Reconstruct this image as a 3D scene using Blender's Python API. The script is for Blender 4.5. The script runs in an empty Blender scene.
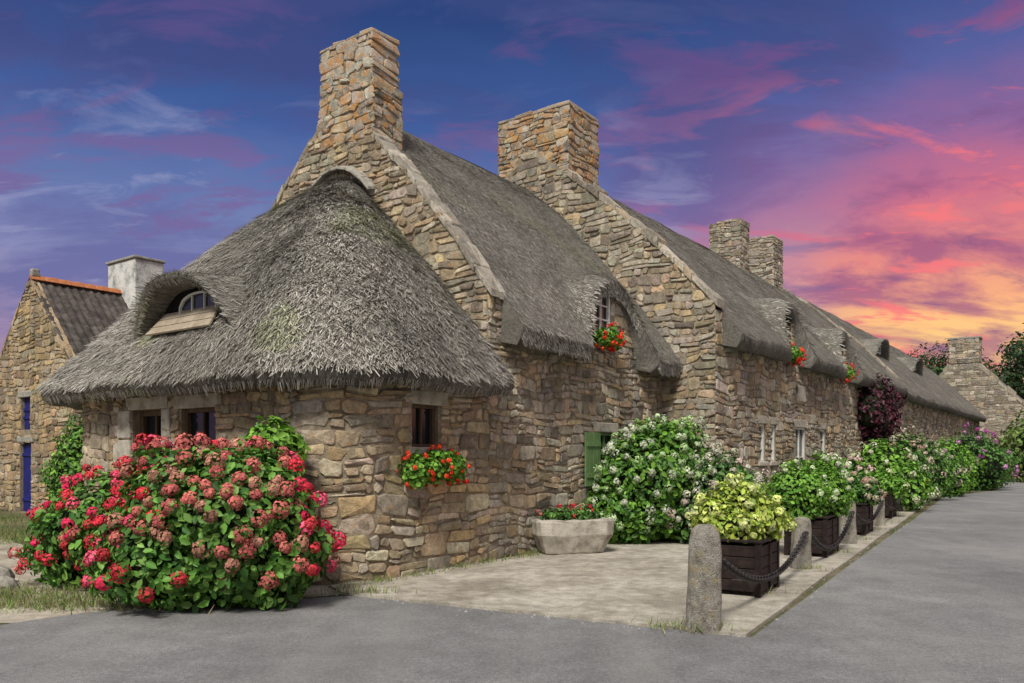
import bpy, math, random
import numpy as np
from mathutils import Matrix, Vector
random.seed(7); RNG=np.random.default_rng(7)
TH=math.radians(36.3)
U=np.array([math.sin(TH),math.cos(TH)]); Vv=np.array([-math.cos(TH),math.sin(TH)])
C0=np.array([-2.10,9.48])
def W(s,t): return C0+U*s+Vv*t
def W3(s,t,z):
    p=W(s,t); return np.array([p[0],p[1],z])
scene=bpy.context.scene
# ------------------------------------------------------------ materials
def nm(name):
    m=bpy.data.materials.new(name); m.use_nodes=True
    nt=m.node_tree; nt.nodes.clear()
    o=nt.nodes.new('ShaderNodeOutputMaterial'); b=nt.nodes.new('ShaderNodeBsdfPrincipled')
    nt.links.new(b.outputs[0],o.inputs[0]); b.inputs['Roughness'].default_value=.9
    b.inputs['Specular IOR Level'].default_value=.2
    return m,nt,b
def nd(nt,t,**k):
    n=nt.nodes.new(t)
    for a,v in k.items(): setattr(n,a,v)
    return n
def noise(nt,vec,scale,detail=4,rough=.55,dist=0):
    n=nd(nt,'ShaderNodeTexNoise'); n.inputs['Scale'].default_value=scale
    n.inputs['Detail'].default_value=min(detail,4); n.inputs['Roughness'].default_value=rough
    n.inputs['Distortion'].default_value=dist
    if vec is not None: nt.links.new(vec,n.inputs['Vector'])
    return n.outputs['Fac']
def ramp(nt,fac,stops,interp='LINEAR'):
    r=nd(nt,'ShaderNodeValToRGB'); r.color_ramp.interpolation=interp
    e=r.color_ramp.elements
    while len(e)<len(stops): e.new(.5)
    for i,(p,c) in enumerate(stops):
        e[i].position=p
        if not hasattr(c,'__len__'): c=(c,c,c)
        e[i].color=(*c[:3],1)
    nt.links.new(fac,r.inputs[0]); return r.outputs[0]
def mix(nt,f,a,b,bt='MIX'):
    n=nd(nt,'ShaderNodeMix',data_type='RGBA',blend_type=bt)
    for s,v in ((n.inputs[0],f),(n.inputs[6],a),(n.inputs[7],b)):
        if isinstance(v,bpy.types.NodeSocket): nt.links.new(v,s)
        elif hasattr(v,'__len__'): s.default_value=(*v[:3],1)
        else: s.default_value=v if s.type=='VALUE' else (v,v,v,1)
    return n.outputs[2]
def math_(nt,op,a,b=0,c=None,clamp=False):
    n=nd(nt,'ShaderNodeMath',operation=op,use_clamp=clamp)
    for i,v in enumerate((a,b) if c is None else (a,b,c)):
        if isinstance(v,bpy.types.NodeSocket): nt.links.new(v,n.inputs[i])
        else: n.inputs[i].default_value=v
    return n.outputs[0]
def bump(nt,b,h,strength=.5,dist=.02):
    n=nd(nt,'ShaderNodeBump'); n.inputs['Strength'].default_value=strength; n.inputs['Distance'].default_value=dist
    nt.links.new(h,n.inputs['Height']); nt.links.new(n.outputs[0],b.inputs['Normal'])
def objc(nt):
    return nd(nt,'ShaderNodeTexCoord').outputs['Object']
def mapped(nt,sc):
    mp=nd(nt,'ShaderNodeMapping'); mp.inputs['Scale'].default_value=sc; nt.links.new(objc(nt),mp.inputs[0]); return mp.outputs[0]
def colattr(nt):
    a=nd(nt,'ShaderNodeAttribute',attribute_name='Col'); return a.outputs['Color']

def mat_stone(name,lichen=.0):
    m,nt,b=nm(name); o=objc(nt)
    n1=noise(nt,o,11,4,.7); n2=noise(nt,o,75,3,.75)
    st=noise(nt,mapped(nt,(2.6,2.6,.45)),1,4,.65,.3)
    f=ramp(nt,n1,[(.28,.55),(.5,1.0),(.74,1.42)])
    c=mix(nt,1,colattr(nt),f,'MULTIPLY')
    c=mix(nt,1,c,ramp(nt,n2,[(.3,.65),(.7,1.35)]),'MULTIPLY')
    c=mix(nt,ramp(nt,st,[(.48,0),(.68,.55)]),c,(.12,.105,.085))
    if lichen>0:
        l=noise(nt,o,5.5,4,.78)
        c=mix(nt,ramp(nt,l,[(.49,0),(.55,lichen)]),c,(.50,.235,.06))
        l2=noise(nt,o,9.3,4,.75,.5)
        c=mix(nt,ramp(nt,l2,[(.53,0),(.58,.6)]),c,(.49,.48,.42))
    else:
        l=noise(nt,o,4.3,4,.78)
        c=mix(nt,ramp(nt,l,[(.57,0),(.63,.4)]),c,(.50,.48,.42))
        l3=noise(nt,o,6.1,3,.7); c=mix(nt,ramp(nt,l3,[(.6,0),(.68,.5)]),c,(.42,.24,.10))
    nt.links.new(c,b.inputs['Base Color'])
    bump(nt,b,mix(nt,.4,n1,n2),1,.04); return m
M_stone=mat_stone('rubble_stone'); M_stoneL=mat_stone('lichen_stone',.75)
def mat_simple(name,cols,scale=8,rough=.9,bs=.4,bd=.01,detail=4,spec=.2):
    m,nt,b=nm(name); o=objc(nt)
    n=noise(nt,o,scale,detail,.65)
    k=len(cols)
    c=ramp(nt,n,[(.3+.4*i/(max(1,k-1)),cc) for i,cc in enumerate(cols)])
    n2=noise(nt,o,scale*9,3,.6)
    c=mix(nt,1,c,ramp(nt,n2,[(.3,.8),(.7,1.15)]),'MULTIPLY')
    nt.links.new(c,b.inputs['Base Color']); b.inputs['Roughness'].default_value=rough
    b.inputs['Specular IOR Level'].default_value=spec
    bump(nt,b,n2,bs,bd); return m
M_mortar=mat_simple('lime_mortar',[(.14,.115,.08),(.27,.225,.16),(.38,.325,.24)],5,bs=.8,bd=.02)
M_granite=mat_simple('granite',[(.16,.15,.13),(.3,.285,.25),(.42,.40,.35)],12,bs=.7,bd=.012)
M_granite_w=mat_simple('pale_granite',[(.24,.22,.18),(.42,.39,.33),(.53,.50,.44)],6,bs=.8,bd=.015)
M_wood_dark=mat_simple('dark_stained_wood',[(.008,.006,.006),(.018,.012,.011),(.035,.022,.019)],10,.55)
M_wood_brown=mat_simple('brown_wood',[(.07,.045,.03),(.13,.085,.05)],12,.7)
M_white=mat_simple('white_paint',[(.55,.55,.52),(.75,.75,.72)],6,.5,bs=.1)
M_blue=mat_simple('blue_paint',[(.012,.014,.10),(.02,.025,.18)],6,.5,bs=.1)
M_green=mat_simple('green_paint',[(.10,.18,.07),(.16,.26,.11)],6,.5,bs=.1)
M_sill=mat_simple('weathered_board',[(.26,.21,.15),(.42,.36,.28)],5,.8)
M_metal=mat_simple('black_iron',[(.012,.012,.014),(.035,.03,.028)],30,.5,spec=.5)
M_soil=mat_simple('soil',[(.03,.02,.012),(.07,.045,.03)],20)
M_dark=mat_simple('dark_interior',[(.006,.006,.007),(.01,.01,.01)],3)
M_terra=mat_simple('terracotta_tile',[(.3,.1,.04),(.5,.2,.09)],9)
M_slate=mat_simple('dark_tile',[(.03,.026,.024),(.07,.06,.055),(.13,.115,.10)],4)
M_render=mat_simple('weathered_render',[(.14,.17,.18),(.55,.55,.53),(.7,.7,.67)],2.6)
M_bark=mat_simple('bark',[(.04,.03,.02),(.1,.08,.06)],9)
m,nt,b=nm('window_glass'); b.inputs['Base Color'].default_value=(.012,.015,.02,1); b.inputs['Roughness'].default_value=.08; b.inputs['Specular IOR Level'].default_value=.6; M_glass=m
def mat_leaf(name,rough=.5,spec=.3,tr=.25):
    m,nt,b=nm(name)
    c=colattr(nt); nt.links.new(c,b.inputs['Base Color']); b.inputs['Roughness'].default_value=rough
    b.inputs['Specular IOR Level'].default_value=spec
    if tr>0:
        t=nd(nt,'ShaderNodeBsdfTranslucent'); nt.links.new(c,t.inputs[0])
        ms=nd(nt,'ShaderNodeMixShader'); ms.inputs[0].default_value=tr
        nt.links.new(b.outputs[0],ms.inputs[1]); nt.links.new(t.outputs[0],ms.inputs[2])
        nt.links.new(ms.outputs[0],[n for n in nt.nodes if n.type=='OUTPUT_MATERIAL'][0].inputs[0])
    return m
M_leaf=mat_leaf('leaf',.5,.3,.2); M_petal=mat_leaf('petal',.8,.1,0); M_straw=mat_leaf('straw',1,.03,0)
# thatch
m,nt,b=nm('thatch')
uv=nd(nt,'ShaderNodeUVMap',uv_map='UV').outputs[0]
mp=nd(nt,'ShaderNodeMapping'); mp.inputs['Scale'].default_value=(55,3.2,1); nt.links.new(uv,mp.inputs[0])
n1=noise(nt,mp.outputs[0],1,4,.7,.6)
o=objc(nt); n2=noise(nt,o,1.3,4,.6); n3=noise(nt,o,22,4,.7)
c=ramp(nt,n1,[(.28,(.05,.047,.042)),(.5,(.175,.165,.145)),(.72,(.34,.325,.29))])
c=mix(nt,1,c,ramp(nt,n2,[(.3,.65),(.7,1.25)]),'MULTIPLY')
c=mix(nt,1,c,ramp(nt,n3,[(.3,.65),(.7,1.25)]),'MULTIPLY')
nt.links.new(c,b.inputs['Base Color']); bump(nt,b,mix(nt,.35,n1,n3),1,.05); b.inputs['Specular IOR Level'].default_value=.03; M_thatch=m
# asphalt
m,nt,b=nm('asphalt'); o=objc(nt)
n1=noise(nt,o,.35,4,.6); n2=noise(nt,o,110,3,.8); n3=noise(nt,o,2.2,4,.7); n4=noise(nt,o,30,4,.75)
c=ramp(nt,n1,[(.3,(.148,.148,.15)),(.5,(.188,.187,.19)),(.7,(.235,.232,.23))])
c=mix(nt,1,c,ramp(nt,n2,[(.25,.35),(.5,1),(.75,1.9)]),'MULTIPLY')
c=mix(nt,1,c,ramp(nt,n4,[(.3,.7),(.7,1.3)]),'MULTIPLY')
c=mix(nt,1,c,ramp(nt,n3,[(.3,.82),(.7,1.14)]),'MULTIPLY')
tr=noise(nt,mapped(nt,(1.1,.12,1)),1,3,.6,.4); c=mix(nt,ramp(nt,tr,[(.5,0),(.68,.4)]),c,(.28,.27,.255))
nt.links.new(c,b.inputs['Base Color']); bump(nt,b,n2,.8,.012); M_asph=m
def mat_ground(name,a,bb,cc,sc=.5):
    m,nt,b=nm(name); o=objc(nt)
    n1=noise(nt,o,sc,4,.65); n2=noise(nt,o,60,4,.8); n3=noise(nt,o,6,4,.7)
    c=ramp(nt,n1,[(.35,a),(.5,bb),(.65,cc)])
    c=mix(nt,1,c,ramp(nt,n2,[(.25,.5),(.75,1.5)]),'MULTIPLY')
    c=mix(nt,1,c,ramp(nt,n3,[(.3,.65),(.7,1.28)]),'MULTIPLY')
    nt.links.new(c,b.inputs['Base Color']); bump(nt,b,n2,.8,.014); return m
M_ground=mat_ground('grass_soil',(.06,.075,.025),(.10,.10,.045),(.2,.17,.11))
M_gravel=mat_ground('gravel',(.27,.225,.175),(.37,.325,.26),(.46,.42,.35),1.2)
M_conc=mat_ground('old_concrete',(.26,.235,.195),(.37,.34,.285),(.46,.43,.37),.9)
# ------------------------------------------------------------ mesh helpers
def empty(name,loc):
    e=bpy.data.objects.new(name,None); scene.collection.objects.link(e); e.location=loc; e.empty_display_size=.3; return e
def link(ob,parent):
    scene.collection.objects.link(ob)
    if parent is not None:
        ob.parent=parent; ob.matrix_parent_inverse=Matrix.Translation(parent.location).inverted()
def mk(name,V,F,mat,parent=None,col=None,smooth=False,bevel=0):
    me=bpy.data.meshes.new(name); me.from_pydata([tuple(map(float,v)) for v in V],[],[tuple(map(int,f)) for f in F])
    me.materials.append(mat)
    if col is not None:
        a=me.color_attributes.new('Col','FLOAT_COLOR','CORNER')
        arr=[]
        for f,c in zip(F,col): arr+= [c[0],c[1],c[2],1]*len(f)
        a.data.foreach_set('color',arr)
    if smooth: me.polygons.foreach_set('use_smooth',[True]*len(me.polygons))
    me.update()
    ob=bpy.data.objects.new(name,me); link(ob,parent)
    if bevel>0:
        bm=ob.modifiers.new('b','BEVEL'); bm.width=bevel; bm.segments=2; bm.limit_method='ANGLE'
    return ob
def mkq(name,V,Q,mat,parent=None,col=None,smooth=False,uv=None):
    V=np.asarray(V,dtype=np.float32); Q=np.asarray(Q,dtype=np.int32)
    me=bpy.data.meshes.new(name); me.vertices.add(len(V)); me.vertices.foreach_set('co',V.ravel())
    me.loops.add(Q.size); me.loops.foreach_set('vertex_index',Q.ravel())
    me.polygons.add(len(Q)); me.polygons.foreach_set('loop_start',np.arange(len(Q),dtype=np.int32)*4)
    try: me.polygons.foreach_set('loop_total',np.full(len(Q),4,dtype=np.int32))
    except Exception: pass
    me.update(calc_edges=True); me.materials.append(mat)
    if col is not None:
        a=me.color_attributes.new('Col','FLOAT_COLOR','CORNER')
        c4=np.concatenate([col,np.ones((len(col),1))],1).astype(np.float32)
        a.data.foreach_set('color',np.repeat(c4,4,0).ravel())
    if uv is not None:
        l=me.uv_layers.new(name='UV'); l.data.foreach_set('uv',np.asarray(uv,dtype=np.float32)[Q.ravel()].ravel())
    if smooth: me.polygons.foreach_set('use_smooth',np.ones(len(Q),dtype=bool))
    me.validate(); me.update()
    ob=bpy.data.objects.new(name,me); link(ob,parent); return ob
def grid(name,G,mat,parent,smooth=True):
    ni,nj=G.shape[:2]; idx=np.arange(ni*nj).reshape(ni,nj)
    Q=np.stack([idx[:-1,:-1],idx[1:,:-1],idx[1:,1:],idx[:-1,1:]],-1).reshape(-1,4)
    du=np.zeros((ni,nj)); dv=np.zeros((ni,nj))
    du[1:]=np.cumsum(np.linalg.norm(np.diff(G,axis=0),axis=2).max(axis=1))[:,None]
    dv[:,1:]=np.cumsum(np.linalg.norm(np.diff(G,axis=1),axis=2),axis=1)
    return mkq(name,G.reshape(-1,3),Q,mat,parent,smooth=smooth,uv=np.stack([du,dv],-1).reshape(-1,2))
class Face:
    def __init__(s,o,x,n): s.o=np.array(o,float); s.x=np.array(x,float); s.n=np.array(n,float)
    def __call__(s,x,z,d=0):
        p=s.o+s.x*x+s.n*d; return (p[0],p[1],z)
class Path:
    def __init__(s,pts):
        s.p=np.array(pts,float); seg=np.diff(s.p,axis=0); L=np.linalg.norm(seg,axis=1); s.c=np.r_[0,np.cumsum(L)]
        t=seg/L[:,None]; tv=np.vstack([t[:1],(t[:-1]+t[1:])/2,t[-1:]]); tv/=np.linalg.norm(tv,axis=1)[:,None]
        s.nv=np.stack([-tv[:,1],tv[:,0]],1); s.L=s.c[-1]
    def __call__(s,x,z,d=0):
        px=np.interp(x,s.c,s.p[:,0]); py=np.interp(x,s.c,s.p[:,1]); nx=np.interp(x,s.c,s.nv[:,0]); ny=np.interp(x,s.c,s.nv[:,1])
        return (px+nx*d,py+ny*d,z)
class MB:
    def __init__(s): s.V=[];s.F=[]
    def fbox(s,f,x0,x1,z0,z1,d0,d1,j=0):
        b=len(s.V)
        for d in (d0,d1):
            for (x,z) in ((x0,z0),(x1,z0),(x1,z1),(x0,z1)):
                q=np.array(f(x,z,d)); 
                if j: q=q+RNG.uniform(-j,j,3)
                s.V.append(q)
        for q in ((0,1,2,3),(4,7,6,5),(0,4,5,1),(1,5,6,2),(2,6,7,3),(3,7,4,0)): s.F.append([b+i for i in q])
    def hexa(s,pts):
        b=len(s.V); s.V+=list(pts)
        for q in ((0,1,2,3),(4,7,6,5),(0,4,5,1),(1,5,6,2),(2,6,7,3),(3,7,4,0)): s.F.append([b+i for i in q])
    def out(s,name,mat,parent,bevel=.006): return mk(name,s.V,s.F,mat,parent,bevel=bevel)
PAL_W=[(.47,.365,.24),(.41,.335,.23),(.34,.265,.175),(.52,.40,.245),(.43,.38,.30),(.30,.235,.165),(.51,.44,.33),(.38,.29,.19),(.24,.20,.155)]
PAL_G=[(.38,.34,.27),(.43,.38,.30),(.32,.28,.22),(.47,.42,.33),(.27,.235,.185),(.41,.33,.23),(.36,.325,.27),(.49,.445,.365),(.22,.19,.155)]
def stones(name,f,spans,z0,z1,parent,seed,h=(.07,.26),w=(.12,.5),pal=PAL_W,mat=None,pro=.022,gap=.01,big=.22):
    R=random.Random(seed); V=[];F=[];C=[]
    ph=[R.uniform(0,6) for _ in range(4)]
    def zo(x,z): return .03*math.sin(x*1.9+ph[0]+z*.7)+.024*math.sin(x*4.7+ph[1]+z*2.3)+.012*math.sin(x*11+ph[2]+z*7)
    def stone(x0,x1,a0,a1):
        sw=x1-x0; sh=a1-a0
        if sw<.035 or sh<.03: return
        jx=min(.035,sw*.13); jz=min(.026,sh*.17); c=min(sw,sh)*R.uniform(.08,.26)
        g=gap*R.uniform(.5,1.5)
        P=[]
        for (cx,cz,dx,dz) in ((x0+g,a0+g,1,1),(x1-g,a0+g,-1,1),(x1-g,a1-g,-1,-1),(x0+g,a1-g,1,-1)):
            cx+=R.uniform(-jx,jx); cz+=R.uniform(-jz,jz); k1=R.uniform(.5,1.5); k2=R.uniform(.5,1.7)
            e1=(cx,cz+dz*c*k1); e2=(cx+dx*c*k2,cz)
            P+= [e1,e2] if dx*dz>0 else [e2,e1]
        mx=sum(p[0] for p in P)/8; mz=sum(p[1] for p in P)/8
        d=pro*R.uniform(.4,1.8); tx=R.uniform(-.35,.35)*d/sw*2; tz=R.uniform(-.35,.35)*d/sh*2
        b=len(V); m=min(sw,sh)
        for (ins,dd) in ((0,-.008),(.035,.7),(.12,1.0)):
            for (px,pz) in P:
                kx=1-ins*m/sw*1.3; kz=1-ins*m/sh*1.3
                X=mx+(px-mx)*kx; Z=mz+(pz-mz)*kz
                D=dd if dd<0 else d*dd*R.uniform(.85,1.12)+ (X-mx)*tx+(Z-mz)*tz
                V.append(f(X,Z+zo(X,Z),D))
        V.append(f(mx+R.uniform(-.2,.2)*sw,mz+zo(mx,mz)+R.uniform(-.2,.2)*sh,d*R.uniform(1,1.3)))
        col=R.choice(pal); k=R.uniform(.68,1.24); col=tuple(q*k*R.uniform(.95,1.05) for q in col)
        for r in (0,1):
            for i in range(8):
                j=(i+1)%8; F.append((b+r*8+i,b+r*8+j,b+r*8+8+j,b+r*8+8+i)); C.append(col)
        for i in range(8): F.append((b+16+i,b+16+(i+1)%8,b+24)); C.append(col)
    def fill(x,xe,z,ze,lev):
        ww=xe-x; hh=ze-z
        if lev<2 and hh>.16 and R.random()<.45:
            q=R.uniform(.33,.67)
            fill(x,xe,z,z+hh*q,lev+1); fill(x,xe,z+hh*q,ze,lev+1)
        elif lev<3 and ww>.26 and ww>hh*1.7 and R.random()<.4:
            q=R.uniform(.3,.7); fill(x,x+ww*q,z,ze,lev+1); fill(x+ww*q,xe,z,ze,lev+1)
        else: stone(x,xe,z,ze)
    z=z0
    while z<z1-.03:
        hh=min(R.uniform(*h),z1-z)
        if z1-z-hh<.06: hh=z1-z
        for (a,bb) in spans(z+hh/2):
            x=a
            while x<bb-.03:
                ww=R.uniform(*w)*(1.25 if R.random()<big else 1)
                if bb-x-ww<w[0]*.7: ww=bb-x
                fill(x,x+ww,z,z+hh,0)
                x+=ww
        z+=hh
    return mk(name,V,F,mat or M_stone,parent,col=C,smooth=False)
def sub(iv,cuts):
    out=[iv]
    for (a,b) in cuts:
        n=[]
        for (p,q) in out:
            if b<=p or a>=q: n.append((p,q)); continue
            if a>p+.02: n.append((p,a))
            if b<q-.02: n.append((b,q))
        out=n
    return out
def wallsheet(name,f,x0,x1,topf,openings,parent,thick=.45,depth=.2,step=.25,bot=-.1,mat=None):
    xs=set(np.round(np.arange(x0,x1,step),4).tolist()+[x0,x1])
    for (a,b,c,d) in openings: xs|={a,b}
    xs=sorted(xs); V=[];F=[]
    def q(*p):
        b=len(V); V.extend(p); F.append((b,b+1,b+2,b+3))
    for xa,xb in zip(xs[:-1],xs[1:]):
        xm=(xa+xb)/2; ops=sorted([(c,d) for (a,b,c,d) in openings if a<=xm<=b])
        z=bot
        for (c,d) in ops:
            if c>z: q(f(xa,z),f(xb,z),f(xb,c),f(xa,c))
            z=d
        ta,tb=topf(xa+.001),topf(xb-.001)
        q(f(xa,z),f(xb,z),f(xb,tb),f(xa,ta))
        q(f(xa,ta),f(xb,tb),f(xb,tb,-thick),f(xa,ta,-thick))
        q(f(xa,bot,-thick),f(xb,bot,-thick),f(xb,tb,-thick),f(xa,ta,-thick))
    for (a,b,c,d) in openings:
        D=-depth-.06
        q(f(a,c),f(a,d),f(a,d,D),f(a,c,D)); q(f(b,c),f(b,d),f(b,d,D),f(b,c,D))
        q(f(a,c),f(b,c),f(b,c,D),f(a,c,D)); q(f(a,d),f(b,d),f(b,d,D),f(a,d,D))
    return mk(name,V,F,mat or M_mortar,parent)
def window(f,x0,x1,z0,z1,parent,frame=None,depth=.14,nx=2,nz=2,fw=.045,lintel=True,sill=True,lm=None):
    frame=frame or M_wood_brown
    g=MB(); g.fbox(f,x0+.01,x1-.01,z0+.01,z1-.01,-depth-.03,-depth-.02); g.out('window_glass',M_glass,parent,0)
    m=MB()
    m.fbox(f,x0,x0+fw,z0,z1,-depth-.02,-depth+.04); m.fbox(f,x1-fw,x1,z0,z1,-depth-.02,-depth+.04)
    m.fbox(f,x0+fw,x1-fw,z0,z0+fw,-depth-.02,-depth+.038); m.fbox(f,x0+fw,x1-fw,z1-fw,z1,-depth-.02,-depth+.038)
    for i in range(1,nx):
        x=x0+(x1-x0)*i/nx; m.fbox(f,x-.018,x+.018,z0+fw,z1-fw,-depth-.015,-depth+.025)
    for i in range(1,nz):
        z=z0+(z1-z0)*i/nz; m.fbox(f,x0+fw,x1-fw,z-.014,z+.014,-depth-.015,-depth+.02)
    m.out('window_frame',frame,parent,.004)
    l=MB()
    if lintel: l.fbox(f,x0-.16,x1+.14,z1+.005,z1+.19,-.1,.035,.012)
    if sill: l.fbox(f,x0-.1,x1+.1,z0-.1,z0,-.1,.06,.008)
    if l.V: l.out('granite_lintel_sill',lm or M_granite_w,parent,.015)
# ---- foliage
def lobepts(lobes,n,rmin,seed,zmin=.02,amp=.12):
    R=np.random.default_rng(seed); L=np.array(lobes,float)
    w=(L[:,3]*L[:,4]+L[:,4]*L[:,5]+L[:,3]*L[:,5]); k=R.choice(len(L),n,p=w/w.sum())
    d=R.normal(size=(n,3)); d/=np.linalg.norm(d,axis=1)[:,None]
    u=R.random(n)**2; r=1-(1-rmin)*u
    mod=1+amp*(np.sin(d[:,0]*5.1+k*2.1)*np.sin(d[:,1]*4.3+k)+np.sin(d[:,2]*6.7+k*1.3)*.7+R.normal(size=n)*.35)
    P=L[k,:3]+d*L[k,3:6]*(r*mod)[:,None]
    N=d/L[k,3:6]; N/=np.linalg.norm(N,axis=1)[:,None]
    keep=P[:,2]>zmin
    for i in range(len(L)):
        q=((P-L[i,:3])/L[i,3:6]); keep&=(np.linalg.norm(q,axis=1)>rmin*.92)
    return P[keep],N[keep],r[keep]
def leaves(P,N,size,pal,seed,name,parent,mat=None,asp=.62,droop=.5):
    R=np.random.default_rng(seed); n=len(P)
    nn=N+R.normal(size=(n,3))*.45+np.array([0,0,.35]); nn/=np.linalg.norm(nn,axis=1)[:,None]
    t=R.normal(size=(n,3))+N*.6+np.array([0,0,-droop]); t-=nn*(t*nn).sum(1)[:,None]; t/=np.linalg.norm(t,axis=1)[:,None]
    sdir=np.cross(nn,t); s=(size*R.uniform(.6,1.25,n))[:,None]; a=s*asp*.5
    f=nn*s*.10
    B=P-t*s*.5; T=P+t*s*.5-nn*s*.12
    V=np.stack([B,B+t*s*.3+sdir*a*.95+f,B+t*s*.72+sdir*a*.75+f*.6,T,B+t*s*.72-sdir*a*.75+f*.6,B+t*s*.3-sdir*a*.95+f],1).reshape(-1,3)
    b=np.arange(n)[:,None]*6
    Q=np.concatenate([b+np.array([0,1,2,3]),b+np.array([0,3,4,5])],1).reshape(-1,4)
    pal=np.array(pal); c=pal[R.integers(0,len(pal),n)]*R.uniform(.55,1.4,(n,1))
    return mkq(name,V,Q,mat or M_leaf,parent,col=np.repeat(c,2,0))
def heads(P,N,rad,npet,psize,pal,seed,name,parent):
    R=np.random.default_rng(seed); n=len(P)
    d=R.normal(size=(n,npet,3)); d/=np.linalg.norm(d,axis=2)[...,None]
    d=d+N[:,None,:]*.6; d/=np.linalg.norm(d,axis=2)[...,None]
    r=(rad*R.uniform(.6,1.25,n))[:,None,None]
    C=P[:,None,:]+d*r*R.uniform(.82,1.05,(n,npet,1))
    t=np.cross(d,R.normal(size=(n,npet,3))); t/=np.linalg.norm(t,axis=2)[...,None]; s=np.cross(d,t)
    z=psize*R.uniform(.7,1.3,(n,npet,1))
    V=np.stack([C-t*z-s*z*.3,C+s*z*.9-t*z*.2+d*z*.3,C+t*z,C-s*z*.9+t*z*.1+d*z*.3],2).reshape(-1,3)
    Q=np.arange(n*npet*4).reshape(-1,4)
    pal=np.array(pal); 
    ph=(np.sin(P[:,0]*2.3+P[:,2]*1.9)+np.sin(P[:,1]*2.9-P[:,2]*2.2))*.25+.5+R.normal(size=n)*.22
    hc=pal[np.clip((ph*len(pal)).astype(int),0,len(pal)-1)]*R.uniform(.7,1.25,(n,1))
    c=np.repeat(hc[:,None,:],npet,1)*R.uniform(.6,1.4,(n,npet,1))
    return mkq(name,V,Q,M_petal,parent,col=np.clip(c,0,.9).reshape(-1,3))
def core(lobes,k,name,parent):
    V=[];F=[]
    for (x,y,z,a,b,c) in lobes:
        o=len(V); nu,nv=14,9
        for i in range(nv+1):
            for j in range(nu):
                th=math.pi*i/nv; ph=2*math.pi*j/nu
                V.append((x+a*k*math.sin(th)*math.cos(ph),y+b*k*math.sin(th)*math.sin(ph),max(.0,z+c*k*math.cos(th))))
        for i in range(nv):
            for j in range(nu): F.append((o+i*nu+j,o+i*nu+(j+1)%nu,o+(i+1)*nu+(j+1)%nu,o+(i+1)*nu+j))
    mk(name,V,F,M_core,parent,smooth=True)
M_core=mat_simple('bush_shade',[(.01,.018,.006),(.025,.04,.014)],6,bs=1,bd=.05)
GR=[(.06,.15,.028),(.085,.205,.036),(.035,.10,.02),(.12,.25,.05)]
YG=[(.34,.44,.06),(.44,.53,.09),(.22,.34,.05),(.52,.57,.16)]
MG=[(.14,.31,.035),(.19,.38,.05),(.085,.22,.026)]
def bush(name,loc,lobes,nleaf,size,pal,seed,fl=None,rmin=.72,corek=.74,droop=.5,amp=.12):
    e=empty(name,loc); L=[(loc[0]+l[0],loc[1]+l[1],loc[2]+l[2],*l[3:]) for l in lobes]
    P,N,r=lobepts(L,nleaf,rmin,seed,loc[2]+.03,amp)
    leaves(P,N,size,pal,seed+1,'leaves',e,droop=droop)
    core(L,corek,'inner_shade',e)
    if fl:
        P,N,r=lobepts(L,fl['n']*2,.97,seed+2,loc[2]+fl.get('zmin',.25),amp)
        k=(N[:,2]>-.45); P=P[k];N=N[k]
        sel=[]; mind=fl['r']*1.5
        for i in range(len(P)):
            if len(sel)>=fl['n']: break
            if not sel or np.min(np.linalg.norm(P[sel]-P[i],axis=1))>mind: sel.append(i)
        P=P[sel];N=N[sel]
        heads(P+N*fl['r']*.6,N,fl['r'],fl.get('np',50),fl.get('ps',.024),fl['pal'],seed+3,'flower_heads',e)
    return e
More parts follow.
